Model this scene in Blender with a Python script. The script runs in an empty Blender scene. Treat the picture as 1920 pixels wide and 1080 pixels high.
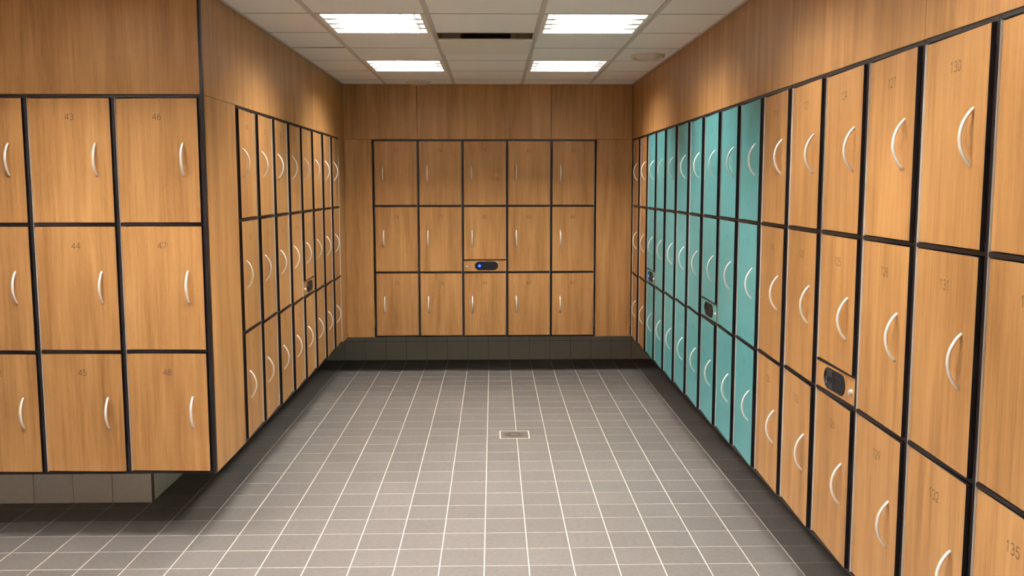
import bpy, bmesh, math, random
from mathutils import Matrix, Vector
random.seed(7)
S = bpy.context.scene
COL = S.collection
PI = math.pi

# ------------------------------------------------------------------ camera
F_PX = 1728.66
PITCH, YAW, ROLL = math.radians(-6.2729), math.radians(1.1625), math.radians(-0.071)
CAM = Vector((0.1171, 0.0, 1.6981))
fw = Vector((math.sin(YAW)*math.cos(PITCH), math.cos(YAW)*math.cos(PITCH), math.sin(PITCH)))
r0 = Vector((math.cos(YAW), -math.sin(YAW), 0)); u0 = r0.cross(fw)
rr = math.cos(ROLL)*r0 + math.sin(ROLL)*u0
uu = -math.sin(ROLL)*r0 + math.cos(ROLL)*u0
cd = bpy.data.cameras.new('camera'); cam = bpy.data.objects.new('camera', cd); COL.objects.link(cam)
cd.sensor_width = 36; cd.sensor_fit = 'HORIZONTAL'; cd.lens = F_PX/1920*36; cd.clip_start = 0.02
M = Matrix((rr, uu, -fw)).transposed().to_4x4(); M.translation = CAM
cam.matrix_world = M
S.camera = cam

# ------------------------------------------------------------------ world, exposure, lamp level
W = bpy.data.worlds.new('world'); S.world = W; W.use_nodes = True
W.node_tree.nodes['Background'].inputs[0].default_value = (0.9, 0.85, 0.8, 1)
W.node_tree.nodes['Background'].inputs[1].default_value = 0.02
S.view_settings.view_transform = 'Standard'; S.view_settings.look = 'None'
S.view_settings.gamma = 1; S.view_settings.use_curve_mapping = False
S.view_settings.exposure = 0.32
TUBE = 380.0                       # radiance of the fluorescent tubes
TUBE_COL = (1.0, 0.95, 0.89)

# ------------------------------------------------------------------ room measures (metres)
XL, XR, YB, YF = -1.2017, 1.3588, 8.2681, 4.2896
Z0, Z1, R1, R2, ZC = 0.3453, 2.1145, 1.5273, 0.9332, 2.5957
P = 0.3948                          # width of a column of lockers
LY0, RY0, BX0, FX0 = 4.8273, 7.8203, -0.9458, -1.2049
YPB, YPF, XPL, XPR = 8.975, 4.875, -1.734, 1.89
TX, TY, TX0, TY0 = 0.2012, 0.1986, 0.0714, 3.9962
GX0, GY0, G = -0.8247, 7.9444, 0.5995
XFAR, YBACK = -4.2, -4.4            # wing on the left, wall behind the camera
DEP = 0.50

# ------------------------------------------------------------------ materials
def mat(name, color=(.8,.8,.8), rough=.5, metal=0, spec=.5, emit=None, strength=0):
    m = bpy.data.materials.new(name); m.use_nodes = True
    b = m.node_tree.nodes['Principled BSDF']
    b.inputs['Base Color'].default_value = (*color, 1); b.inputs['Roughness'].default_value = rough
    b.inputs['Metallic'].default_value = metal; b.inputs['Specular IOR Level'].default_value = spec
    if emit:
        b.inputs['Emission Color'].default_value = (*emit, 1); b.inputs['Emission Strength'].default_value = strength
    return m
def N(m, t, **kw):
    n = m.node_tree.nodes.new(t)
    for k, v in kw.items(): setattr(n, k, v)
    return n
def L(m, a, b): m.node_tree.links.new(a, b)

def wood(name, dark, mid, light, rough=.42):
    m = mat(name, mid, rough, spec=.35); b = m.node_tree.nodes['Principled BSDF']
    tc = N(m, 'ShaderNodeTexCoord'); oi = N(m, 'ShaderNodeObjectInfo')
    mul = N(m, 'ShaderNodeVectorMath', operation='SCALE'); mul.inputs[0].default_value = (37, 53, 19)
    L(m, oi.outputs['Random'], mul.inputs['Scale'])
    add = N(m, 'ShaderNodeVectorMath', operation='ADD')
    L(m, tc.outputs['Object'], add.inputs[0]); L(m, mul.outputs[0], add.inputs[1])
    def noise(sx, sz, scale, det, dist=0.0):
        mp = N(m, 'ShaderNodeMapping'); mp.inputs['Scale'].default_value = (sx, sx, sz)
        L(m, add.outputs[0], mp.inputs['Vector'])
        n = N(m, 'ShaderNodeTexNoise'); n.inputs['Scale'].default_value = scale
        n.inputs['Detail'].default_value = det; n.inputs['Roughness'].default_value = .6
        n.inputs['Distortion'].default_value = dist
        L(m, mp.outputs[0], n.inputs['Vector']); return n.outputs['Fac']
    broad = noise(1, .07, 14, 3, .35); fine = noise(1, .035, 90, 4); fleck = noise(1, .1, 260, 2)
    r = N(m, 'ShaderNodeValToRGB')
    e = r.color_ramp.elements; e[0].position = .35; e[0].color = (*dark, 1); e[1].position = .66; e[1].color = (*light, 1)
    x = e.new(.5); x.color = (*mid, 1)
    a = N(m, 'ShaderNodeMath', operation='MULTIPLY'); L(m, broad, a.inputs[0]); a.inputs[1].default_value = .55
    c = N(m, 'ShaderNodeMath', operation='MULTIPLY_ADD'); L(m, fine, c.inputs[0]); c.inputs[1].default_value = .33; L(m, a.outputs[0], c.inputs[2])
    d = N(m, 'ShaderNodeMath', operation='MULTIPLY_ADD'); L(m, fleck, d.inputs[0]); d.inputs[1].default_value = .12; L(m, c.outputs[0], d.inputs[2])
    L(m, d.outputs[0], r.inputs[0])
    hs = N(m, 'ShaderNodeHueSaturation'); L(m, r.outputs[0], hs.inputs['Color'])
    mr = N(m, 'ShaderNodeMapRange'); mr.inputs['To Min'].default_value = .94; mr.inputs['To Max'].default_value = 1.06
    L(m, oi.outputs['Random'], mr.inputs['Value']); L(m, mr.outputs[0], hs.inputs['Value'])
    L(m, hs.outputs[0], b.inputs['Base Color'])
    bp = N(m, 'ShaderNodeBump'); bp.inputs['Strength'].default_value = .06; bp.inputs['Distance'].default_value = .001
    L(m, fine, bp.inputs['Height']); L(m, bp.outputs[0], b.inputs['Normal'])
    return m

def speckled(name, c1, c2, scale, rough, spec=.4, cell=None, var=.06):
    m = mat(name, c1, rough, spec=spec); b = m.node_tree.nodes['Principled BSDF']
    g = N(m, 'ShaderNodeNewGeometry')
    n = N(m, 'ShaderNodeTexNoise'); n.inputs['Scale'].default_value = scale; n.inputs['Detail'].default_value = 3
    L(m, g.outputs['Position'], n.inputs['Vector'])
    r = N(m, 'ShaderNodeValToRGB'); e = r.color_ramp.elements
    e[0].position = .3; e[0].color = (*c1, 1); e[1].position = .7; e[1].color = (*c2, 1)
    L(m, n.outputs['Fac'], r.inputs[0]); out = r.outputs[0]
    if cell:
        sub = N(m, 'ShaderNodeVectorMath', operation='SUBTRACT'); sub.inputs[1].default_value = cell[0]
        L(m, g.outputs['Position'], sub.inputs[0])
        dv = N(m, 'ShaderNodeVectorMath', operation='DIVIDE'); dv.inputs[1].default_value = cell[1]
        L(m, sub.outputs[0], dv.inputs[0])
        fl = N(m, 'ShaderNodeVectorMath', operation='FLOOR'); L(m, dv.outputs[0], fl.inputs[0])
        wn = N(m, 'ShaderNodeTexWhiteNoise'); L(m, fl.outputs[0], wn.inputs['Vector'])
        hs = N(m, 'ShaderNodeHueSaturation'); L(m, out, hs.inputs['Color'])
        mr = N(m, 'ShaderNodeMapRange'); mr.inputs['To Min'].default_value = 1-var; mr.inputs['To Max'].default_value = 1+var
        L(m, wn.outputs['Value'], mr.inputs['Value']); L(m, mr.outputs[0], hs.inputs['Value']); out = hs.outputs[0]
    L(m, out, b.inputs['Base Color'])
    return m

M_WOOD = wood('wood_laminate', (.245,.116,.036), (.365,.184,.064), (.46,.252,.096))
M_TEAL = speckled('teal_laminate', (.085,.305,.32), (.10,.34,.355), 60, .38)
M_BLACK = mat('black_edge', (.006,.0045,.005), .5, spec=.14)
M_FRAME = mat('dark_bronze_frame', (.011,.0075,.0075), .42, spec=.24)
M_ALU = mat('aluminium_edge', (.56,.53,.49), .45)
M_HANDLE = mat('satin_aluminium', (.80,.77,.73), .32, metal=.35)
M_NUM = mat('engraved_number', (.075,.042,.018), .6)
M_NUMT = mat('engraved_number_teal', (.05,.19,.18), .6)
M_CHROME = mat('chrome', (.92,.90,.86), .3, metal=.6)
M_READER = mat('black_plastic', (.007,.007,.009), .45, spec=.2)
M_LED = mat('blue_led', (.0,.02,.05), .3, emit=(.03,.60,1.0), strength=1.0)
M_LEDGLOW = mat('blue_led_glow', (.0,.0,.05), .3, emit=(.005,.02,.75), strength=1.0)  # blue bloom around the LED, put in as an emissive colour
M_LEDOFF = mat('unlit_led', (.03,.03,.035), .2)
M_TILE = speckled('floor_tile_stone', (.126,.115,.106), (.151,.138,.127), 45, .50, .35, ((TX0, TY0, 0), (TX, TY, 9)), .07)
M_WTILE = speckled('plinth_tile', (.80,.77,.71), (.84,.81,.75), 40, .35, .4)
M_GROUT = speckled('grout', (.50,.45,.39), (.58,.525,.46), 30, .8, .2)
M_GROUTD = mat('dark_grout', (.10,.09,.08), .8)
M_CEIL = speckled('mineral_ceiling_tile', (.80,.785,.755), (.87,.855,.825), 300, .9, .1, ((GX0, GY0, 0), (G, G, 9)), .025)
M_TBAR = mat('ceiling_runner', (.55,.51,.46), .6)
M_VOID = mat('void', (.05,.045,.04), .9)
M_WHITE = mat('white_enamel', (.74,.71,.65), .45)
M_REFL = mat('louvre_reflector', (.70,.69,.66), .25, metal=.85)
M_TUBE = mat('fluorescent_tube', (.9,.9,.9), .4, emit=TUBE_COL, strength=TUBE)
M_VALVE = mat('valve_enamel', (.66,.60,.50), .5)
M_DUCT = mat('dark_duct', (.012,.012,.013), .6)
M_CAV = mat('vent_cavity', (.62,.53,.40), .7)
M_STEEL = mat('drain_steel', (.15,.132,.118), .4, metal=.3)
M_SLOT = mat('drain_slot', (.05,.04,.035), .7)
M_PLASTER = mat('beige_plaster', (.78,.74,.68), .8)

# ------------------------------------------------------------------ mesh helpers
def add_box(bm, x0, x1, y0, y1, z0, z1, mi=0, front=None):
    v = [bm.verts.new(p) for p in ((x0,y0,z0),(x1,y0,z0),(x1,y1,z0),(x0,y1,z0),(x0,y0,z1),(x1,y0,z1),(x1,y1,z1),(x0,y1,z1))]
    fs = []
    for k, q in enumerate(((0,1,5,4),(1,2,6,5),(2,3,7,6),(3,0,4,7),(4,5,6,7),(3,2,1,0))):   # front(-y), +x, back, -x, top, bottom
        f = bm.faces.new([v[i] for i in q]); f.material_index = mi; fs.append(f)
    if front is not None: fs[0].material_index = front
    return fs
def mesh(name, bm, mats, smooth=False):
    bmesh.ops.recalc_face_normals(bm, faces=bm.faces[:])
    me = bpy.data.meshes.new(name); bm.to_mesh(me); bm.free()
    for m in (mats if isinstance(mats, (list, tuple)) else [mats]): me.materials.append(m)
    if smooth:
        for p in me.polygons: p.use_smooth = True
    return me
def obj(name, me, parent=None, loc=(0,0,0), rz=0.0):
    o = bpy.data.objects.new(name, me); COL.objects.link(o)
    o.location = loc; o.rotation_euler = (0, 0, rz)
    if parent: o.parent = parent
    return o
def boxobj(name, mats, dims, parent=None, bev=0.0):
    """box with its origin at its own low corner-centre, so object coordinates stay small"""
    x0, x1, y0, y1, z0, z1 = dims
    cx, cy = (x0+x1)/2, (y0+y1)/2
    bm = bmesh.new(); add_box(bm, x0-cx, x1-cx, y0-cy, y1-cy, 0, z1-z0)
    if bev: bmesh.ops.bevel(bm, geom=bm.edges[:], offset=bev, segments=1, affect='EDGES')
    return obj(name, mesh(name, bm, mats), parent, (cx, cy, z0))
def struct(o): o['kind'] = 'structure'; return o
def tag(o, label, cat, group=None):
    o['label'] = label; o['category'] = cat
    if group: o['group'] = group
    return o
def empty(name, loc, rz=0.0):
    o = bpy.data.objects.new(name, None); COL.objects.link(o); o.location = loc; o.rotation_euler = (0,0,rz)
    o.empty_display_size = .1
    return o
def cyl(bm, c, r, h, axis='z', n=24, r2=None, mi=0):
    r2 = r if r2 is None else r2
    def pt(a, rad, t):
        x, y = math.cos(a)*rad, math.sin(a)*rad
        return {'z': (c[0]+x, c[1]+y, c[2]+t), 'y': (c[0]+x, c[1]+t, c[2]+y), 'x': (c[0]+t, c[1]+x, c[2]+y)}[axis]
    a0 = [bm.verts.new(pt(2*PI*i/n, r, 0)) for i in range(n)]; a1 = [bm.verts.new(pt(2*PI*i/n, r2, h)) for i in range(n)]
    for i in range(n):
        bm.faces.new((a0[i], a0[(i+1)%n], a1[(i+1)%n], a1[i])).material_index = mi
    bm.faces.new(a0).material_index = mi; bm.faces.new(a1).material_index = mi
def lathe(bm, prof, n=32, c=(0,0,0)):
    rings = []
    for r, z in prof:
        rings.append([bm.verts.new((c[0]+r*math.cos(2*PI*i/n), c[1]+r*math.sin(2*PI*i/n), c[2]+z)) for i in range(n)] if r > 1e-6 else [bm.verts.new((c[0], c[1], c[2]+z))])
    for a, b in zip(rings, rings[1:]):
        for i in range(n):
            q = [a[i % len(a)], a[(i+1) % len(a)], b[(i+1) % len(b)], b[i % len(b)]]
            q2 = []
            for v in q:
                if v not in q2: q2.append(v)
            if len(q2) > 2: bm.faces.new(q2)

# ================================================================== FLOOR
def project(p):
    d = Vector(p) - CAM; z = d.dot(fw)
    if z < .05: return None
    return 960 + F_PX*d.dot(rr)/z, 540 - F_PX*d.dot(uu)/z
floor = struct(boxobj('floor', M_GROUT, (XFAR, XPR+.01, YBACK, YPB+.03, -.06, -.0011)))
def tile_mesh(name, w, d, t, c, m):
    bm = bmesh.new()
    lo = [(-w/2,-d/2),(w/2,-d/2),(w/2,d/2),(-w/2,d/2)]; hi = [(-w/2+c,-d/2+c),(w/2-c,-d/2+c),(w/2-c,d/2-c),(-w/2+c,d/2-c)]
    a = [bm.verts.new((x,y,-t)) for x,y in lo]; b = [bm.verts.new((x,y,-c)) for x,y in lo]; e = [bm.verts.new((x,y,0)) for x,y in hi]
    for s, q in ((a,b),(b,e)):
        for i in range(4): bm.faces.new((s[i], s[(i+1)%4], q[(i+1)%4], q[i]))
    bm.faces.new(e)
    return mesh(name, bm, m)
GR = .0050
ft = tile_mesh('tile', TX-GR, TY-GR, .006, .0009, M_TILE)
cells = []
i0, i1 = int(math.floor((XFAR-TX0)/TX)), int(math.ceil((XPR+.01-TX0)/TX)); j0, j1 = int(math.floor((YBACK-TY0)/TY)), int(math.ceil((YPB+.03-TY0)/TY))
DRX0, DRX1, DRY0, DRY1 = .160, .358, 6.104, 6.302
def has_drain(x, y): return abs(x-.259) < (TX+.198)/2-.004 and abs(y-6.203) < (TY+.198)/2-.004
for i in range(i0, i1):
    for j in range(j0, j1):
        x, y = TX0+(i+.5)*TX, TY0+(j+.5)*TY
        if x < XFAR+.1 or x > XPR or y < YBACK+.1 or y > YPB+.1: continue
        if y > YPF+.1 and x < XPL-.1: continue
        cells.append((x, y))
def seen(x, y):
    q = project((x, y, 0))
    if not q or not (-30 < q[0] < 1950 and -20 < q[1] < 1110): return False
    if x < XL and y > YF+.3: return project((x,y,0))[0] > 250 and x > XL-.4
    if y > YF and x < XPL: return False
    return x < XR+.3 and y < YPB
cells.sort(key=lambda c: (not seen(*c), c[1]))
picked = [c for c in cells if seen(*c) and not has_drain(*c)][:300]; ps = set(picked)
for (x, y) in picked:
    obj('tile', ft, floor, (x-floor.location.x, y-floor.location.y, -floor.location.z))
bm = bmesh.new(); g = GR/2; c_ = .0009
def raw_tile(bm, x0, x1, y0, y1):
    b = [bm.verts.new(p) for p in ((x0,y0,-c_),(x1,y0,-c_),(x1,y1,-c_),(x0,y1,-c_))]
    e = [bm.verts.new(p) for p in ((x0+c_,y0+c_,0),(x1-c_,y0+c_,0),(x1-c_,y1-c_,0),(x0+c_,y1-c_,0))]
    a = [bm.verts.new((v.co.x, v.co.y, -.006)) for v in b]
    for s, q in ((a,b),(b,e)):
        for i in range(4): bm.faces.new((s[i], s[(i+1)%4], q[(i+1)%4], q[i]))
    bm.faces.new(e)
cut = []
for (x, y) in cells:
    if (x, y) in ps: continue
    x0, x1, y0, y1 = x-TX/2+g, x+TX/2-g, y-TY/2+g, y+TY/2-g
    if not has_drain(x, y): raw_tile(bm, x0, x1, y0, y1)
    else: cut.append((x0, x1, y0, y1))
o = obj('tile_field', mesh('tile_field', bm, M_TILE), floor, (-floor.location.x, -floor.location.y, -floor.location.z)); o['kind'] = 'stuff'
for (x0, x1, y0, y1) in cut:              # tiles cut around the drain
    bx0, bx1, by0, by1 = DRX0-.004, DRX1+.004, DRY0-.004, DRY1+.004
    ov = (max(x0,bx0), min(x1,bx1), max(y0,by0), min(y1,by1))
    bm = bmesh.new()
    if y0 < ov[2]: raw_tile(bm, x0, x1, y0, ov[2])
    if ov[3] < y1: raw_tile(bm, x0, x1, ov[3], y1)
    if x0 < ov[0]: raw_tile(bm, x0, ov[0], ov[2], ov[3])
    if ov[1] < x1: raw_tile(bm, ov[1], x1, ov[2], ov[3])
    if bm.faces: obj('tile', mesh('cut_tile', bm, M_TILE), floor, (-floor.location.x, -floor.location.y, -floor.location.z))
    else: bm.free()

# floor drain
dr = tag(empty('floor_drain', (.259, 6.203, -.0012)), 'small square metal floor drain set among the grey tiles', 'drain')
bm = bmesh.new(); h = .099
for a in ((-h,h,-h,-h+.005),(-h,h,h-.005,h),(-h,-h+.005,-h+.005,h-.005),(h-.005,h,-h+.005,h-.005)): add_box(bm, *a, 0, .0016)
obj('frame', mesh('frame', bm, M_GROUT), dr)
bm = bmesh.new(); add_box(bm, -h+.005, h-.005, -h+.005, h-.005, 0, .0008)
obj('grate_plate', mesh('grate_plate', bm, M_STEEL), dr)
bm = bmesh.new(); lathe(bm, [(.074,.0008),(.076,.0016),(.080,.0016),(.082,.0008)], 40); obj('ring', mesh('ring', bm, M_STEEL), dr)
for k in range(24):
    bm = bmesh.new(); add_box(bm, .030, .070, -.0032, .0032, .0008, .0011); obj('slot', mesh('slot', bm, M_SLOT), dr, rz=2*PI*k/24)
for k in range(6):
    bm = bmesh.new(); add_box(bm, .008, .024, -.003, .003, .0008, .0011); obj('slot', mesh('slot', bm, M_SLOT), dr, rz=2*PI*k/6)

# ================================================================== WALLS
PT = .018
def wall(name, dims, m=M_PLASTER): return struct(boxobj(name, m, dims))
def panel(w, name, dims, m=M_WOOD):
    o = boxobj(name, m, dims, None, .0007)
    o.parent = w; o.location = o.location - w.location
    return o
wr = wall('wall_right', (XPR+.04, XPR+.14, YBACK, YPB+.14, -.06, ZC+.15))
wb = wall('wall_back', (XPL-.04, XPR+.04, YPB+.04, YPB+.14, -.06, ZC+.15))
wl = wall('wall_left', (XPL-.14, XPL-.04, YPF+.04, YPB+.14, -.06, ZC+.15))
wm = wall('wall_alcove', (XFAR, XPL-.14, YPF+.04, YPF+.14, -.06, ZC+.15))
wf = wall('wall_far_left', (XFAR-.1, XFAR, YBACK, YPF+.14, -.06, ZC+.15))
wn = wall('wall_front', (XFAR-.1, XPR+.14, YBACK-.1, YBACK, -.06, ZC+.15))
J = .0021                                  # half of a panel joint
# right wall, above the lockers
seams = [YB, RY0+P-5*P, RY0+P-8*P, RY0+P-11*P, RY0+P-14*P, RY0+P-17*P, RY0+P-20*P, RY0+P-23*P, YBACK]
for a, b in zip(seams, seams[1:]): panel(wr, 'panel', (XR, XR+PT, b+J, a-J, Z1+.0025, ZC-.002))
RN = 16
YE = RY0+P-RN*P
panel(wr, 'panel', (XR, XR+PT, YBACK, YE-.004, Z0, Z1+.001))
# back wall
sx = [XL, BX0+P, BX0+4*P, XR]
for a, b in zip(sx, sx[1:]): panel(wb, 'panel', (a+J, b-J, YB, YB+PT, Z1+.0025, ZC-.002))
panel(wb, 'panel', (XL+.001, BX0-.0105, YB, YB+PT, Z0, Z1+.0005))
panel(wb, 'panel', (BX0+5*P+.0105, XR-.001, YB, YB+PT, Z0, Z1+.0005))
# left wall
panel(wl, 'panel', (XL-PT, XL, YF+.022, YB-.001, Z1+.0025, ZC-.002))
struct(boxobj('wall_corner', M_WOOD, (XL-.010, XL, YF+.022, LY0-.0105, Z0, Z1+.0005), None, .0007))
panel(wl, 'panel', (XL-PT, XL, LY0+8*P+.0105, YB-.001, Z0, Z1+.0005))
# front of the left block
FN = 3
FXE = FX0-FN*P
panel(wm, 'panel', (FX0-5*P, FX0-.009, YF, YF+PT, Z1+.0035, ZC-.002))
panel(wm, 'panel', (XFAR, FX0-5*P-J*2, YF, YF+PT, Z1+.0035, ZC-.002))
panel(wm, 'panel', (XFAR, FXE-.011, YF, YF+PT, Z0, Z1+.001))
o = boxobj('corner_strip', M_FRAME, (FX0-.008, XL, YF-.004, YF+.0215, Z0-.002, ZC-.002), None, .0015); o.parent = wm; o.location -= wm.location
for w_, d_ in ((wr, (XR+PT+.001, XR+PT+.005, YBACK, YB, Z1+.0004, ZC-.002)), (wb, (XL, XR, YB+PT+.001, YB+PT+.005, Z1+.0004, ZC-.002)),
               (wl, (XL-PT-.005, XL-PT-.001, YF+.024, YB, Z1+.0004, ZC-.002))):
    o = boxobj('joint_light_stop', M_FRAME, d_); o.parent = w_; o.location -= w_.location  # unseen dark board added behind the panels to block light at the joints
# soffits under filler panels
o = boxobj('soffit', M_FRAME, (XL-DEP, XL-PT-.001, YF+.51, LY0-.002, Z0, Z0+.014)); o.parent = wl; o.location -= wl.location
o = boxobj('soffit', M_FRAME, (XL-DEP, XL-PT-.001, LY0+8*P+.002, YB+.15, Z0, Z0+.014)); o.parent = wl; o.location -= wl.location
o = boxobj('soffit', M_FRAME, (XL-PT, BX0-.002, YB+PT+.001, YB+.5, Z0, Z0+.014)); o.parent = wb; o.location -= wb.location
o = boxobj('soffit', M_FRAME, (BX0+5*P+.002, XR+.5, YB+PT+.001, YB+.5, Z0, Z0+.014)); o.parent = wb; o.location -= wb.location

# plinths below the lockers, one tile at a time
def plinth(name, axis, at, a, b, start, pitch, rows, inward, m=M_WTILE, gm=M_GROUTD, back=None):
    """tiles on a vertical plane; axis 'x': plane y=at facing -y; axis 'y': plane x=at, facing inward (+1/-1)"""
    th = .008
    if axis == 'x': base = struct(boxobj(name, gm, (a, b, at+th-.002, back or at+.04, -.001, Z0-.003)))
    else: base = struct(boxobj(name, gm, (at-.04, at-th+.002, a, b, -.001, Z0-.003) if inward > 0 else (at+th-.002, at+.04, a, b, -.001, Z0-.003)))
    k = math.floor((a-start)/pitch)
    while start+k*pitch < b:
        s0, s1 = max(a, start+k*pitch)+.0016, min(b, start+(k+1)*pitch)-.0016; k += 1
        if s1-s0 < .01: continue
        for z0, z1 in rows:
            d = (s0, s1, at, at+th, z0, z1) if axis == 'x' else ((at-th, at, s0, s1, z0, z1) if inward > 0 else (at, at+th, s0, s1, z0, z1))
            o = boxobj('tile', m, d, None, .0008); o.parent = base; o.location -= base.location
rows2 = [(.001, .1855), (.189, Z0-.004)]
plinth('baseboard_back', 'x', YPB, XPL, XPR, -1.1445, .2020, rows2, 0)
plinth('baseboard_alcove', 'x', YPF, XFAR, XPL, -2.365, .2103, [(.001, .208), (.2113, Z0-.004)], 0)
plinth('baseboard_left', 'y', XPL, YPF+.010, YPB, YPF+.01, .2103, [(.001, .208), (.2113, Z0-.004)], 1)
plinth('baseboard_right', 'y', XPR, YBACK, YPB, YBACK, .2103, [(.001, .208), (.2113, Z0-.004)], -1)

# ================================================================== CEILING
ceil = struct(boxobj('ceiling', M_VOID, (XFAR, XPR+.04, YBACK, YPB+.04, ZC+.14, ZC+.16)))
FIX_COLS = [0, 2]                               # grid columns that carry lamps
def gx(i): return GX0 + i*G
def gy(j): return GY0 - j*G                     # rows count towards the camera
lamps = []
for j in (1, 4, 7, 9, 12, 15, 18):
    for i in (0, 2): lamps.append((i, j))
for i, j in ((-2, 7), (-2, 11), (-2, 14), (-4, 9), (-4, 14)): lamps.append((i, j))
VENT = (1, 3)
lampset = set(lamps)
tcache = {}
def ctile(w, d):
    k = (round(w,3), round(d,3))
    if k not in tcache:
        bm = bmesh.new(); add_box(bm, -w/2, w/2, -d/2, d/2, 0, .016)
        bmesh.ops.bevel(bm, geom=[e for e in bm.edges if all(v.co.z < .001 for v in e.verts)], offset=.003, segments=1, affect='EDGES')
        tcache[k] = mesh('ceiling_tile', bm, M_CEIL)
    return tcache[k]
for i in range(-6, 4):
    for j in range(-1, 22):
        x0, x1 = gx(i)+.012, gx(i+1)-.012; y1, y0 = gy(j)-.0062, gy(j+1)+.0062
        xmin = XL+.002 if y1 > YF+.3 else XFAR+.002
        # the block on the left cuts the ceiling
        if (i, j) in lampset or (i, j) == VENT: continue
        x0, x1, y0, y1 = max(x0, xmin), min(x1, XR-.002), max(y0, YBACK), min(y1, YB-.002)
        if x1 <= XL and y1 > YF-.002: y1 = YF-.002
        elif x0 < XL-.05 and y1 > YF: y1 = YF-.002
        if x1-x0 < .02 or y1-y0 < .02: continue
        o = obj('ceiling_tile', ctile(x1-x0, y1-y0), ceil, ((x0+x1)/2-ceil.location.x, (y0+y1)/2-ceil.location.y, ZC-ceil.location.z))
        if (i, j) == (-1, 3): o.rotation_euler = (0, -.008, 0); o.location.z += .003
for i in range(-5, 4):
    ytop = YB if gx(i) > XL else YF
    o = boxobj('runner', M_TBAR, (gx(i)-.0125, gx(i)+.0125, YBACK, ytop-.002, ZC-.0025, ZC+.012)); o.parent = ceil; o.location -= ceil.location
M_TEE = mat('cross_tee', (.27,.235,.19), .7)
for i in range(-5, 4):
    for j in range(0, 22):
        x0, x1 = gx(i)+.0127, gx(i+1)-.0127
        y = gy(j)
        x0, x1 = max(x0, XL+.018 if y > YF else XFAR), min(x1, XR-.018)
        if x1-x0 < .03 or y < YBACK+.05: continue
        o = boxobj('cross_tee', M_TEE, (x0, x1, y-.006, y+.006, ZC-.0002, ZC+.012)); o.parent = ceil; o.location -= ceil.location
# wall angle trims
for d in ((XL+.0005, XL+.018, YF, YB, 0), (XR-.018, XR-.0005, YBACK, YB, 0), (XL+.02, XR-.02, YB-.018, YB-.0005, 0)):
    o = boxobj('edge_angle', M_TBAR, (d[0], d[1], d[2], d[3], ZC-.0015, ZC-.0001)); o.parent = ceil; o.location -= ceil.location

# ------------------------------------------------------------------ recessed lamps with four tubes
LH = .085
def lamp_parts():
    w, d = G/2-.013, G/2-.0065
    ix, iy = .262, .292
    bm = bmesh.new()                            # flat rim around the opening
    for a in ((-w,-ix,-d,d),(ix,w,-d,d),(-ix,ix,-d,-iy),(-ix,ix,iy,d)): add_box(bm, *a, -.002, .010)
    frame = mesh('frame', bm, M_WHITE)
    bm = bmesh.new()                            # housing above
    add_box(bm, -w, w, -d, d, LH+.012, LH+.016)
    for a in ((-ix-.004,-ix,-iy,iy),(ix,ix+.004,-iy,iy),(-ix-.004,ix+.004,-iy-.004,-iy),(-ix-.004,ix+.004,iy,iy+.004)): add_box(bm, *a, .0, LH+.0118)
    house = mesh('housing', bm, M_REFL)
    pitch = 2*iy/4
    bm = bmesh.new()                            # V-shaped louvre blade along x
    t0, t1 = .008, .028
    pts = [(-t0/2, 0), (t0/2, 0), (t1/2*.45, LH*.45), (t1/2, LH), (-t1/2, LH), (-t1/2*.45, LH*.45)]
    A = [bm.verts.new((-ix, y, z)) for y, z in pts]; B = [bm.verts.new((ix, y, z)) for y, z in pts]
    for k in range(6): bm.faces.new((A[k], A[(k+1)%6], B[(k+1)%6], B[k])).material_index = 1 if k == 0 else 0
    bm.faces.new(A); bm.faces.new(B)
    blade = mesh('louvre_blade', bm, [M_REFL, M_TBAR])
    bm = bmesh.new()                            # added dark strip under each blade, flared to imitate the dimming blade ends
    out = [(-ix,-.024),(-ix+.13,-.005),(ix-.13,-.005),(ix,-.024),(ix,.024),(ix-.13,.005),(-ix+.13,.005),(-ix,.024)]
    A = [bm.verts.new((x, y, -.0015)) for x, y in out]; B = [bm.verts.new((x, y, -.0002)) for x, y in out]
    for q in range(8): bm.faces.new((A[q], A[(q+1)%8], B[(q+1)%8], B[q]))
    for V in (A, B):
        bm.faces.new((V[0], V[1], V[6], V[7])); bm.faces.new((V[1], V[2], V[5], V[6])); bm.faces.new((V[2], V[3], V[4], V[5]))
    global END_SHADE
    END_SHADE = mesh('blade_end_shade', bm, M_TBAR)
    bm = bmesh.new(); cyl(bm, (-ix+.012, 0, 0), .0085, 2*ix-.024, 'x', 12)
    tube = mesh('tube', bm, M_TUBE, True)
    bm = bmesh.new(); add_box(bm, -.0055, .0055, -.011, .011, -.014, .020)
    hold = mesh('tube_holder', bm, M_WHITE)
    bm = bmesh.new()                            # thin cross lamellae between the blades
    nl, lh = 7, .027
    for k in range(4):
        y = -iy+pitch*(k+.5)
        for i in range(nl):
            x = -ix+2*ix*(i+.5)/nl
            pts = [(x-.0008, .001, pitch/2-.003), (x+.0008, .001, pitch/2-.003), (x+.005, lh, pitch/2-.009), (x-.005, lh, pitch/2-.009)]
            A = [bm.verts.new((a, y-c, b)) for a, b, c in pts]; B = [bm.verts.new((a, y+c, b)) for a, b, c in pts]
            for q in range(4): bm.faces.new((A[q], A[(q+1)%4], B[(q+1)%4], B[q]))
            bm.faces.new(A); bm.faces.new(B)
    cross = mesh('cross_louvre', bm, M_REFL)
    return frame, house, blade, tube, hold, pitch, iy, cross
FR, HO, BL, TU, HD, LP, LIY, CR = lamp_parts()
wide = {0: 'left', 2: 'right'}
LBL = {(0,4): 'large lit square ceiling lamp left of the hanging vent plate', (2,4): 'large lit square ceiling lamp right of the hanging vent plate',
       (0,1): 'smaller lit ceiling lamp near the back wall, on the left', (2,1): 'smaller lit ceiling lamp near the back wall, on the right'}
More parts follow.
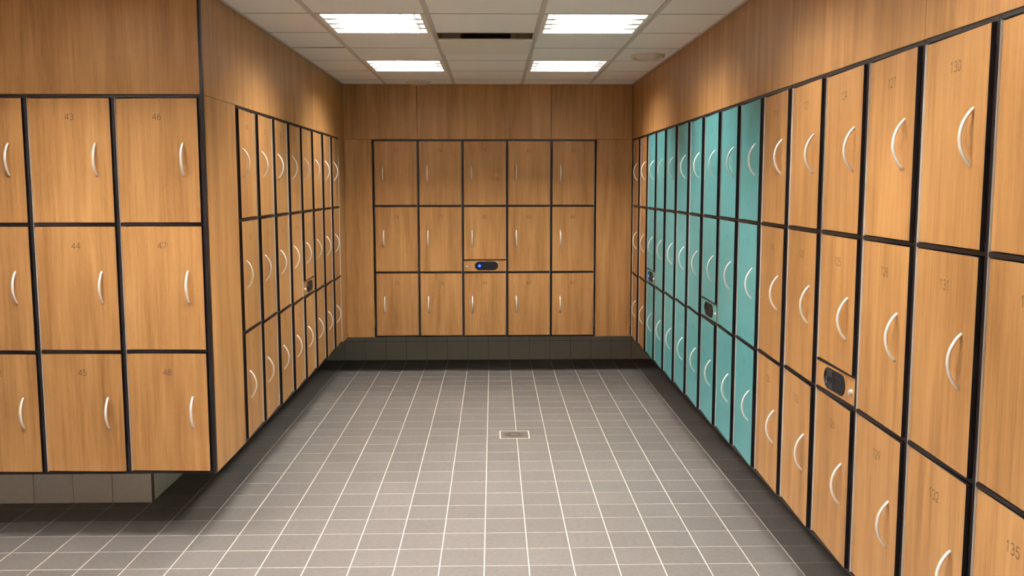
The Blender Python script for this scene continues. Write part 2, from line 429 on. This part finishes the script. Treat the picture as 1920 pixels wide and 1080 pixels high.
row_name = {7: 'first', 9: 'second', 11: 'third', 12: 'third', 14: 'fourth', 15: 'fourth', 18: 'last'}; col_name = {0: 'left of centre', 2: 'right of centre', -2: 'inner left wing', -4: 'outer left wing'}
for (i, j) in lamps:
    t = empty('ceiling_lamp', (gx(i)+G/2, gy(j+1)+G/2, ZC))
    tag(t, LBL.get((i,j)) or 'lit ceiling lamp out of frame, %s row overhead, %s' % (row_name[j], col_name[i]), 'ceiling lamp', 'recessed four-tube ceiling lamps')
    obj('frame', FR, t); obj('housing', HO, t)
    cr = obj('cross_louvre', CR, t); cr['kind'] = 'stuff'
    for k in range(3):
        b_ = obj('louvre_blade', BL, t, (0, -LIY+LP*(k+1), 0)); obj('blade_end_shade', END_SHADE, b_)
    for k in range(4):
        y = -LIY+LP*(k+.5)
        u = obj('tube', TU, t, (0, y, LH-.012))
        for s in (-1, 1): obj('tube_holder', HD, u, (s*.256, 0, 0))

# hanging vent plate and its cavity
v = tag(empty('ceiling_vent', (gx(1)+G/2, gy(VENT[1]+1)+G/2, ZC)), 'beige air vent with a plate hanging below a dark slot in ceiling', 'vent')
w = G/2-.013; d = G/2-.003
bm = bmesh.new()
for a in ((-w,-w+.004,-d,d),(w-.004,w,-d,d),(-w+.004,w-.004,-d,-d+.004),(-w+.004,w-.004,d-.004,d)): add_box(bm, *a, -.001, .11)
add_box(bm, -w, w, -d, d, .11, .114)
obj('cavity', mesh('cavity', bm, M_CAV), v)
bm = bmesh.new(); cyl(bm, (0, 0, .020), .155, .0895, 'z', 40); obj('duct', mesh('duct', bm, M_DUCT, False), v)
bm = bmesh.new(); add_box(bm, -w+.008, w-.008, -d+.012, d-.05, -.048, -.030)
bmesh.ops.bevel(bm, geom=bm.edges[:], offset=.006, segments=3, affect='EDGES')
pl = obj('plate', mesh('plate', bm, M_WHITE), v)
for x, y in ((-.2,-.2),(.2,-.2),(-.2,.18),(.2,.18)):
    bm = bmesh.new(); cyl(bm, (x, y, -.031), .004, .142, 'z', 8); obj('hanger_rod', mesh('hanger_rod', bm, M_CAV), v)
# round air valves
def valve(x, y, r, label, drop):
    t = tag(empty('air_valve', (x, y, ZC)), label, 'air valve', 'round ceiling air valves')
    bm = bmesh.new(); lathe(bm, [(r*1.0,0),(r*.985,-drop*.55),(r*.93,-drop*.8),(r*.80,-drop*.75),(r*.74,-drop*.2),(r*.72,0)], 48); obj('rim', mesh('rim', bm, M_VALVE, True), t)
    bm = bmesh.new(); lathe(bm, [(0,-drop),(r*.35,-drop*.98),(r*.60,-drop*.75),(r*.66,-drop*.45),(r*.60,-drop*.2),(0,-drop*.1)], 48); obj('disc', mesh('disc', bm, M_VALVE, True), t)
    bm = bmesh.new(); cyl(bm, (0, 0, -.0012), r*.9, .001, 'z', 40); obj('throat', mesh('throat', bm, M_DUCT), t)
valve(1.183, 6.46, .118, 'pale round air valve in ceiling near the right wall', .028)
valve(-.523, 8.085, .105, 'pale round air valve in ceiling touching the back wall top', .022)

# ================================================================== LOCKERS
PTK = .007                                   # half partition, one side panel
SH = .012                                    # shelf and rail thickness
RW = [(R1, Z1), (R2, R1), (Z0, R2)]          # the three rows, centre lines of shelves
LOCK_H = .109
def carcass_mesh(lock):
    bm = bmesh.new(); x = P/2-.0004
    for s in (-1, 1): add_box(bm, s*x if s < 0 else x-PTK, -x+PTK if s < 0 else x, 0, DEP, 0, Z1-Z0)
    for z in (0, Z1-Z0-SH): add_box(bm, -x+PTK, x-PTK, .001, DEP, z, z+SH)
    for z in (R1-Z0, R2-Z0): add_box(bm, -x+PTK, x-PTK, .001, DEP-.012, z-SH/2, z+SH/2)
    if lock: add_box(bm, -x+PTK, x-PTK, .001, DEP-.012, R2-Z0+LOCK_H-.004, R2-Z0+LOCK_H+.004)
    add_box(bm, -x+PTK, x-PTK, DEP-.012, DEP-.001, SH, Z1-Z0-SH)
    return mesh('carcass', bm, M_FRAME)
CARC = {k: carcass_mesh(k) for k in (False, True)}
OPEN_W = P-2*PTK-.0008                       # clear opening
GAPH, GAPO = .0025, .0045                    # gap on the hinge side, on the opening side
DW = OPEN_W-GAPH-GAPO; DT = .013
def trim_mesh(hs):
    """light metal lining of the hinge-side jamb"""
    bm = bmesh.new(); x = P/2-.0004-PTK
    a, b = (-x, -x+.0012) if hs > 0 else (x-.0012, x)
    add_box(bm, a, b, .0004, .05, SH, Z1-Z0-SH)
    return mesh('jamb_lining', bm, M_ALU)
TRIM = {s: trim_mesh(s) for s in (-1, 1)}
dcache = {}
def door_mesh(H, hs, m):
    k = (round(H,4), hs, m.name)
    if k not in dcache:
        bm = bmesh.new(); add_box(bm, 0 if hs > 0 else -DW, DW if hs > 0 else 0, 0, DT, 0, H, 1, front=0)
        bmesh.ops.bevel(bm, geom=[e for e in bm.edges if all(abs(q.co.y) < 1e-6 for q in e.verts)], offset=.0007, segments=1, affect='EDGES')
        for f in bm.faces: f.material_index = 0 if f.normal.y < -.99 and f.calc_center_median().y < 1e-5 else f.material_index
        bm.normal_update()
        for f in bm.faces: f.material_index = 0 if (abs(f.normal.y) > .99 and f.calc_center_median().y < 1e-5) else 1
        dcache[k] = mesh('door', bm, [m, M_BLACK])
    return dcache[k]
def handle_mesh():
    bm = bmesh.new(); n, k = 16, 10; ch, sag = .149, .033
    R = (ch*ch/4+sag*sag)/(2*sag); th = math.asin(ch/2/R); rings = []
    for i in range(n+1):
        a = -th+2*th*i/n; y, z = -(R*math.cos(a)-(R-sag)), R*math.sin(a)
        t = abs(i/n*2-1); wx = .0063*(1-.25*t*t); wy = .0046*(1-.1*t)
        ring = []
        for j in range(k):
            b = 2*PI*j/k; ox = wx*math.cos(b); on = wy*math.sin(b)
            ring.append(bm.verts.new((ox, y-on*math.cos(a), z+on*math.sin(a))))
        rings.append(ring)
    for A, B in zip(rings, rings[1:]):
        for j in range(k): bm.faces.new((A[j], A[(j+1)%k], B[(j+1)%k], B[j]))
    bm.faces.new(rings[0]); bm.faces.new(rings[-1])
    return mesh('handle', bm, M_HANDLE, True)
HANDLE = handle_mesh()

# stroke numerals, engraved
def arc(cx, cy, rx, ry, a0, a1, n=10): return [(cx+rx*math.cos(math.radians(a0+(a1-a0)*i/n)), cy+ry*math.sin(math.radians(a0+(a1-a0)*i/n))) for i in range(n+1)]
DG = {'0': [arc(.3,.5,.3,.5,0,360,18)], '1': [[(.12,.80),(.32,1),(.32,0)]],
      '2': [arc(.3,.7,.28,.3,170,-35,10)+[(.02,0),(.6,0)]], '3': [arc(.28,.75,.26,.25,150,-90,9), arc(.28,.25,.30,.26,90,-150,9)],
      '4': [[(.46,0),(.46,1),(0,.28),(.62,.28)]], '5': [[(.55,1),(.1,1),(.06,.55)]+arc(.28,.31,.30,.31,130,-150,10)],
      '6': [arc(.3,.3,.28,.3,0,360,14), [(.03,.38),(.14,.72),(.44,1)]], '7': [[(0,1),(.6,1),(.2,0)]],
      '8': [arc(.3,.75,.24,.25,0,360,14), arc(.3,.26,.29,.26,0,360,14)], '9': [arc(.3,.7,.28,.3,0,360,14), [(.57,.62),(.46,.28),(.16,0)]]}
def number_mesh(s, m):
    H, adv, t = .0275, .80, .0026
    vs, fs = [], []
    wtot = (len(s)-1)*adv+.6
    for q, c in enumerate(s):
        for line in DG[c]:
            for (x0, z0), (x1, z1) in zip(line, line[1:]):
                a = Vector(((x0+q*adv-wtot/2)*H, 0, (z0-.5)*H)); b = Vector(((x1+q*adv-wtot/2)*H, 0, (z1-.5)*H))
                dd = (b-a)
                if dd.length < 1e-6: continue
                dd.normalize(); n = Vector((-dd.z, 0, dd.x))*t/2; e = dd*t*.3; k = len(vs)
                vs += [tuple(a-n-e), tuple(b-n+e), tuple(b+n+e), tuple(a+n-e)]; fs.append((k, k+1, k+2, k+3))
    me = bpy.data.meshes.new('number'); me.from_pydata(vs, [], fs); me.materials.append(m); return me

# electronic lock: ribbed black stadium
def stadium(rx, h, n=14):
    r = h/2; a = rx-r
    return [(a+r*math.cos(t), r*math.sin(t)) for t in [ -PI/2+PI*i/n for i in range(n+1)]] + [(-a-r*math.cos(t), -r*math.sin(t)) for t in [-PI/2+PI*i/n for i in range(n+1)]]
def reader_mesh():
    bm = bmesh.new(); rx, h = .104, .078
    prof = [(1.0, 0.0, 0), (1.0, -.005, 0), (.0, -.0065, .004)]
    base = stadium(rx, h); ins = stadium(rx-.004, h-.008)
    A = [bm.verts.new((x, 0, z)) for x, z in base]; B = [bm.verts.new((x, -.002, z)) for x, z in base]; Cc = [bm.verts.new((x, -.0035, z)) for x, z in ins]
    n = len(base)
    for s, q in ((A,B),(B,Cc)):
        for i in range(n): bm.faces.new((s[i], s[(i+1)%n], q[(i+1)%n], q[i]))
    bm.faces.new(Cc)
    # concentric finger ridges on the left half
    for k in range(6):
        r = .012+.0042*k; cx = -.104+.039; seg = 14; w = .0008
        pr = []
        for i in range(seg+1):
            a = PI/2+PI*i/seg
            pr.append([bm.verts.new((cx+(r+dr)*math.cos(a), y, (r+dr)*math.sin(a))) for dr, y in ((-w,-.0034),(0,-.0046),(w,-.0034))])
        pr.insert(0, [bm.verts.new((cx+.05, q.co.y, q.co.z)) for q in pr[0]]); pr.append([bm.verts.new((cx+.05, q.co.y, q.co.z)) for q in pr[-1]])
        for X, Y in zip(pr, pr[1:]):
            for i in range(2): bm.faces.new((X[i], X[i+1], Y[i+1], Y[i]))
    # hand turn recess rim on the right
    pts = stadium(.040, .036, 8); w = .0012
    o_ = [bm.verts.new((.040+x, -.0034, z)) for x, z in pts]; t_ = [bm.verts.new((.040+x*.97, -.0044, z*.97)) for x, z in pts]; i_ = [bm.verts.new((.040+x*.92, -.0036, z*.92)) for x, z in pts]; n = len(pts)
    for s, q in ((o_,t_),(t_,i_)):
        for i in range(n): bm.faces.new((s[i], s[(i+1)%n], q[(i+1)%n], q[i]))
    return mesh('reader', bm, M_READER)
READER = reader_mesh()
def lock_panel_mesh(m):
    bm = bmesh.new(); add_box(bm, -OPEN_W/2+.0015, OPEN_W/2-.0015, .0, .014, 0, LOCK_H-SH/2-.006, 1, front=0)
    bm.normal_update()
    return mesh('lock_panel', bm, [m, M_BLACK])
LOCKP = {m.name: lock_panel_mesh(m) for m in (M_WOOD, M_TEAL)}
bm = bmesh.new(); cyl(bm, (0,0,0), .0095, -.011, 'y', 16, .0085); KEY = mesh('key_cylinder', bm, M_CHROME)
bm = bmesh.new(); cyl(bm, (0,0,0), .009, -.0022, 'y', 16); LED = {True: mesh('indicator_light', bm, M_LED)}
bm = bmesh.new(); cyl(bm, (0,0,0), .009, -.0022, 'y', 16); LED[False] = mesh('indicator_light', bm, M_LEDOFF)
bm = bmesh.new(); cyl(bm, (0,0,0), .0165, -.0016, 'y', 20); LEDGLOW = mesh('indicator_glow', bm, M_LEDGLOW)  # LED bloom drawn as a wider glowing disc

def locker_cabinet(loc, rz, first, hs, label, group, teal=False, lock=None):
    """three stacked lockers; local x to the right, y into the cabinet; hs = side of the handle"""
    t = tag(empty('locker_cabinet', loc, rz), label, 'locker', group)
    obj('carcass', CARC[bool(lock)], t); obj('jamb_lining', TRIM[hs], t)
    m = M_TEAL if teal else M_WOOD
    for k, (za, zb) in enumerate(RW):
        lo = za-Z0+(SH/2 if k < 2 else SH)+.003; hi = zb-Z0-(SH/2 if k else SH)-.003
        if lock and k == 1: lo = R2-Z0+LOCK_H+.004+.003
        ang = math.radians(random.uniform(2.25, 2.8)) * (-hs)
        hx = -hs*(OPEN_W/2-GAPH)
        d = obj('door', door_mesh(hi-lo, hs, m), t, (hx, .0052, lo), ang)
        obj('handle', HANDLE, d, (hs*(DW-.072), .001, zb-Z0-.291-lo))
        obj('number', number_mesh(str(first+k), M_NUMT if teal else M_NUM), d, (hs*DW/2, -.0004, zb-Z0-.098-lo))
    if lock:
        z = R2-Z0+SH/2+.003
        lp = obj('lock_panel', LOCKP[m.name], t, (0, .002, z))
        hz = (LOCK_H-SH/2-.006)/2
        cx = .014 if hs < 0 else -.004
        obj('reader', READER, lp, (cx, 0, hz))
        obj('key_cylinder', KEY, lp, (hs*.160, 0, hz-.004))
        obj('indicator_light', LED[lock == 'lit'], lp, (cx-.062, -.0048, hz))
        if lock == 'lit': obj('indicator_glow', LEDGLOW, lp, (cx-.062, -.0036, hz))
    return t

ORD = ['first', 'second', 'third', 'fourth', 'fifth', 'sixth', 'seventh', 'eighth']
# block on the left, facing the camera: 46-48, 43-45, 40-42
flab = ['wood column of lockers numbered 46, 47 and 48 beside the black corner strip', 'wood column of lockers numbered 43, 44 and 45 at the left front', 'wood column of lockers cut off by the left edge of the picture']
for k in range(FN):
    locker_cabinet((FX0-.009-(k+.5)*P, YF, Z0), 0, 46-3*k, 1, flab[k], 'wood lockers facing the camera on the left')
# left wall: 49 ... 72
for k in range(8):
    lab = '%s wood column of lockers along the left wall, counted from the wide corner end panel' % ORD[k]
    if k == 4: lab = 'wood column of lockers along the left wall with an unlit black lock panel'
    if k == 7: lab = 'last wood column of lockers along the left wall, next to the back corner'
    locker_cabinet((XL, LY0+(k+.5)*P, Z0), PI/2, 49+3*k, -1, lab, 'wood lockers along the left wall', lock='off' if k == 4 else None)
# back wall: 73 ... 87
blab = ['leftmost wood column of lockers on the back wall', 'second wood column of lockers from the left on the back wall', 'middle wood column of lockers on the back wall with blue-lit lock', 'fourth wood column of lockers from the left on the back wall', 'rightmost wood column of lockers on the back wall']
for k in range(5):
    locker_cabinet((BX0+(k+.5)*P, YB, Z0), 0, 73+3*k, -1, blab[k], 'wood lockers on the back wall', lock='lit' if k == 2 else None)
# right wall: 88 ... 135
for k in range(RN):
    n = 88+3*k; teal = 2 <= k <= 9; lock = {2: 'lit', 7: 'off', 12: 'off'}.get(k)
    if k == 0: lab = 'wood column of lockers on the right wall in the far back corner'
    elif k == 1: lab = 'wood column of lockers between the far corner column and the first teal one'
    elif teal:
        lab = '%s column of teal lockers on the right wall, counted from the back' % ORD[k-2]
        if k == 2: lab = 'farthest teal column of lockers, with a blue-lit lock panel'
        if k == 7: lab = 'teal column of lockers with an unlit dark lock panel'
        if k == 9: lab = 'nearest teal column of lockers, next to the wood ones on the right'
    else:
        lab = {10: 'wood column of lockers directly beside the nearest teal column', 11: 'second wood column of lockers this side of the teal ones, right wall', 12: 'wood column of lockers numbered 124 to 126 with unlit lock panel, right wall',
               13: 'wood column of lockers numbered 127 to 129 on the right wall', 14: 'wood column of lockers numbered 130, 131 and 132 on the right wall', 15: 'wood column of lockers cut off by the right edge of the picture'}[k]
    locker_cabinet((XR, RY0+P-(k+.5)*P, Z0), -PI/2, n, 1, lab, 'teal lockers on the right wall' if teal else 'wood lockers on the right wall', teal, lock)
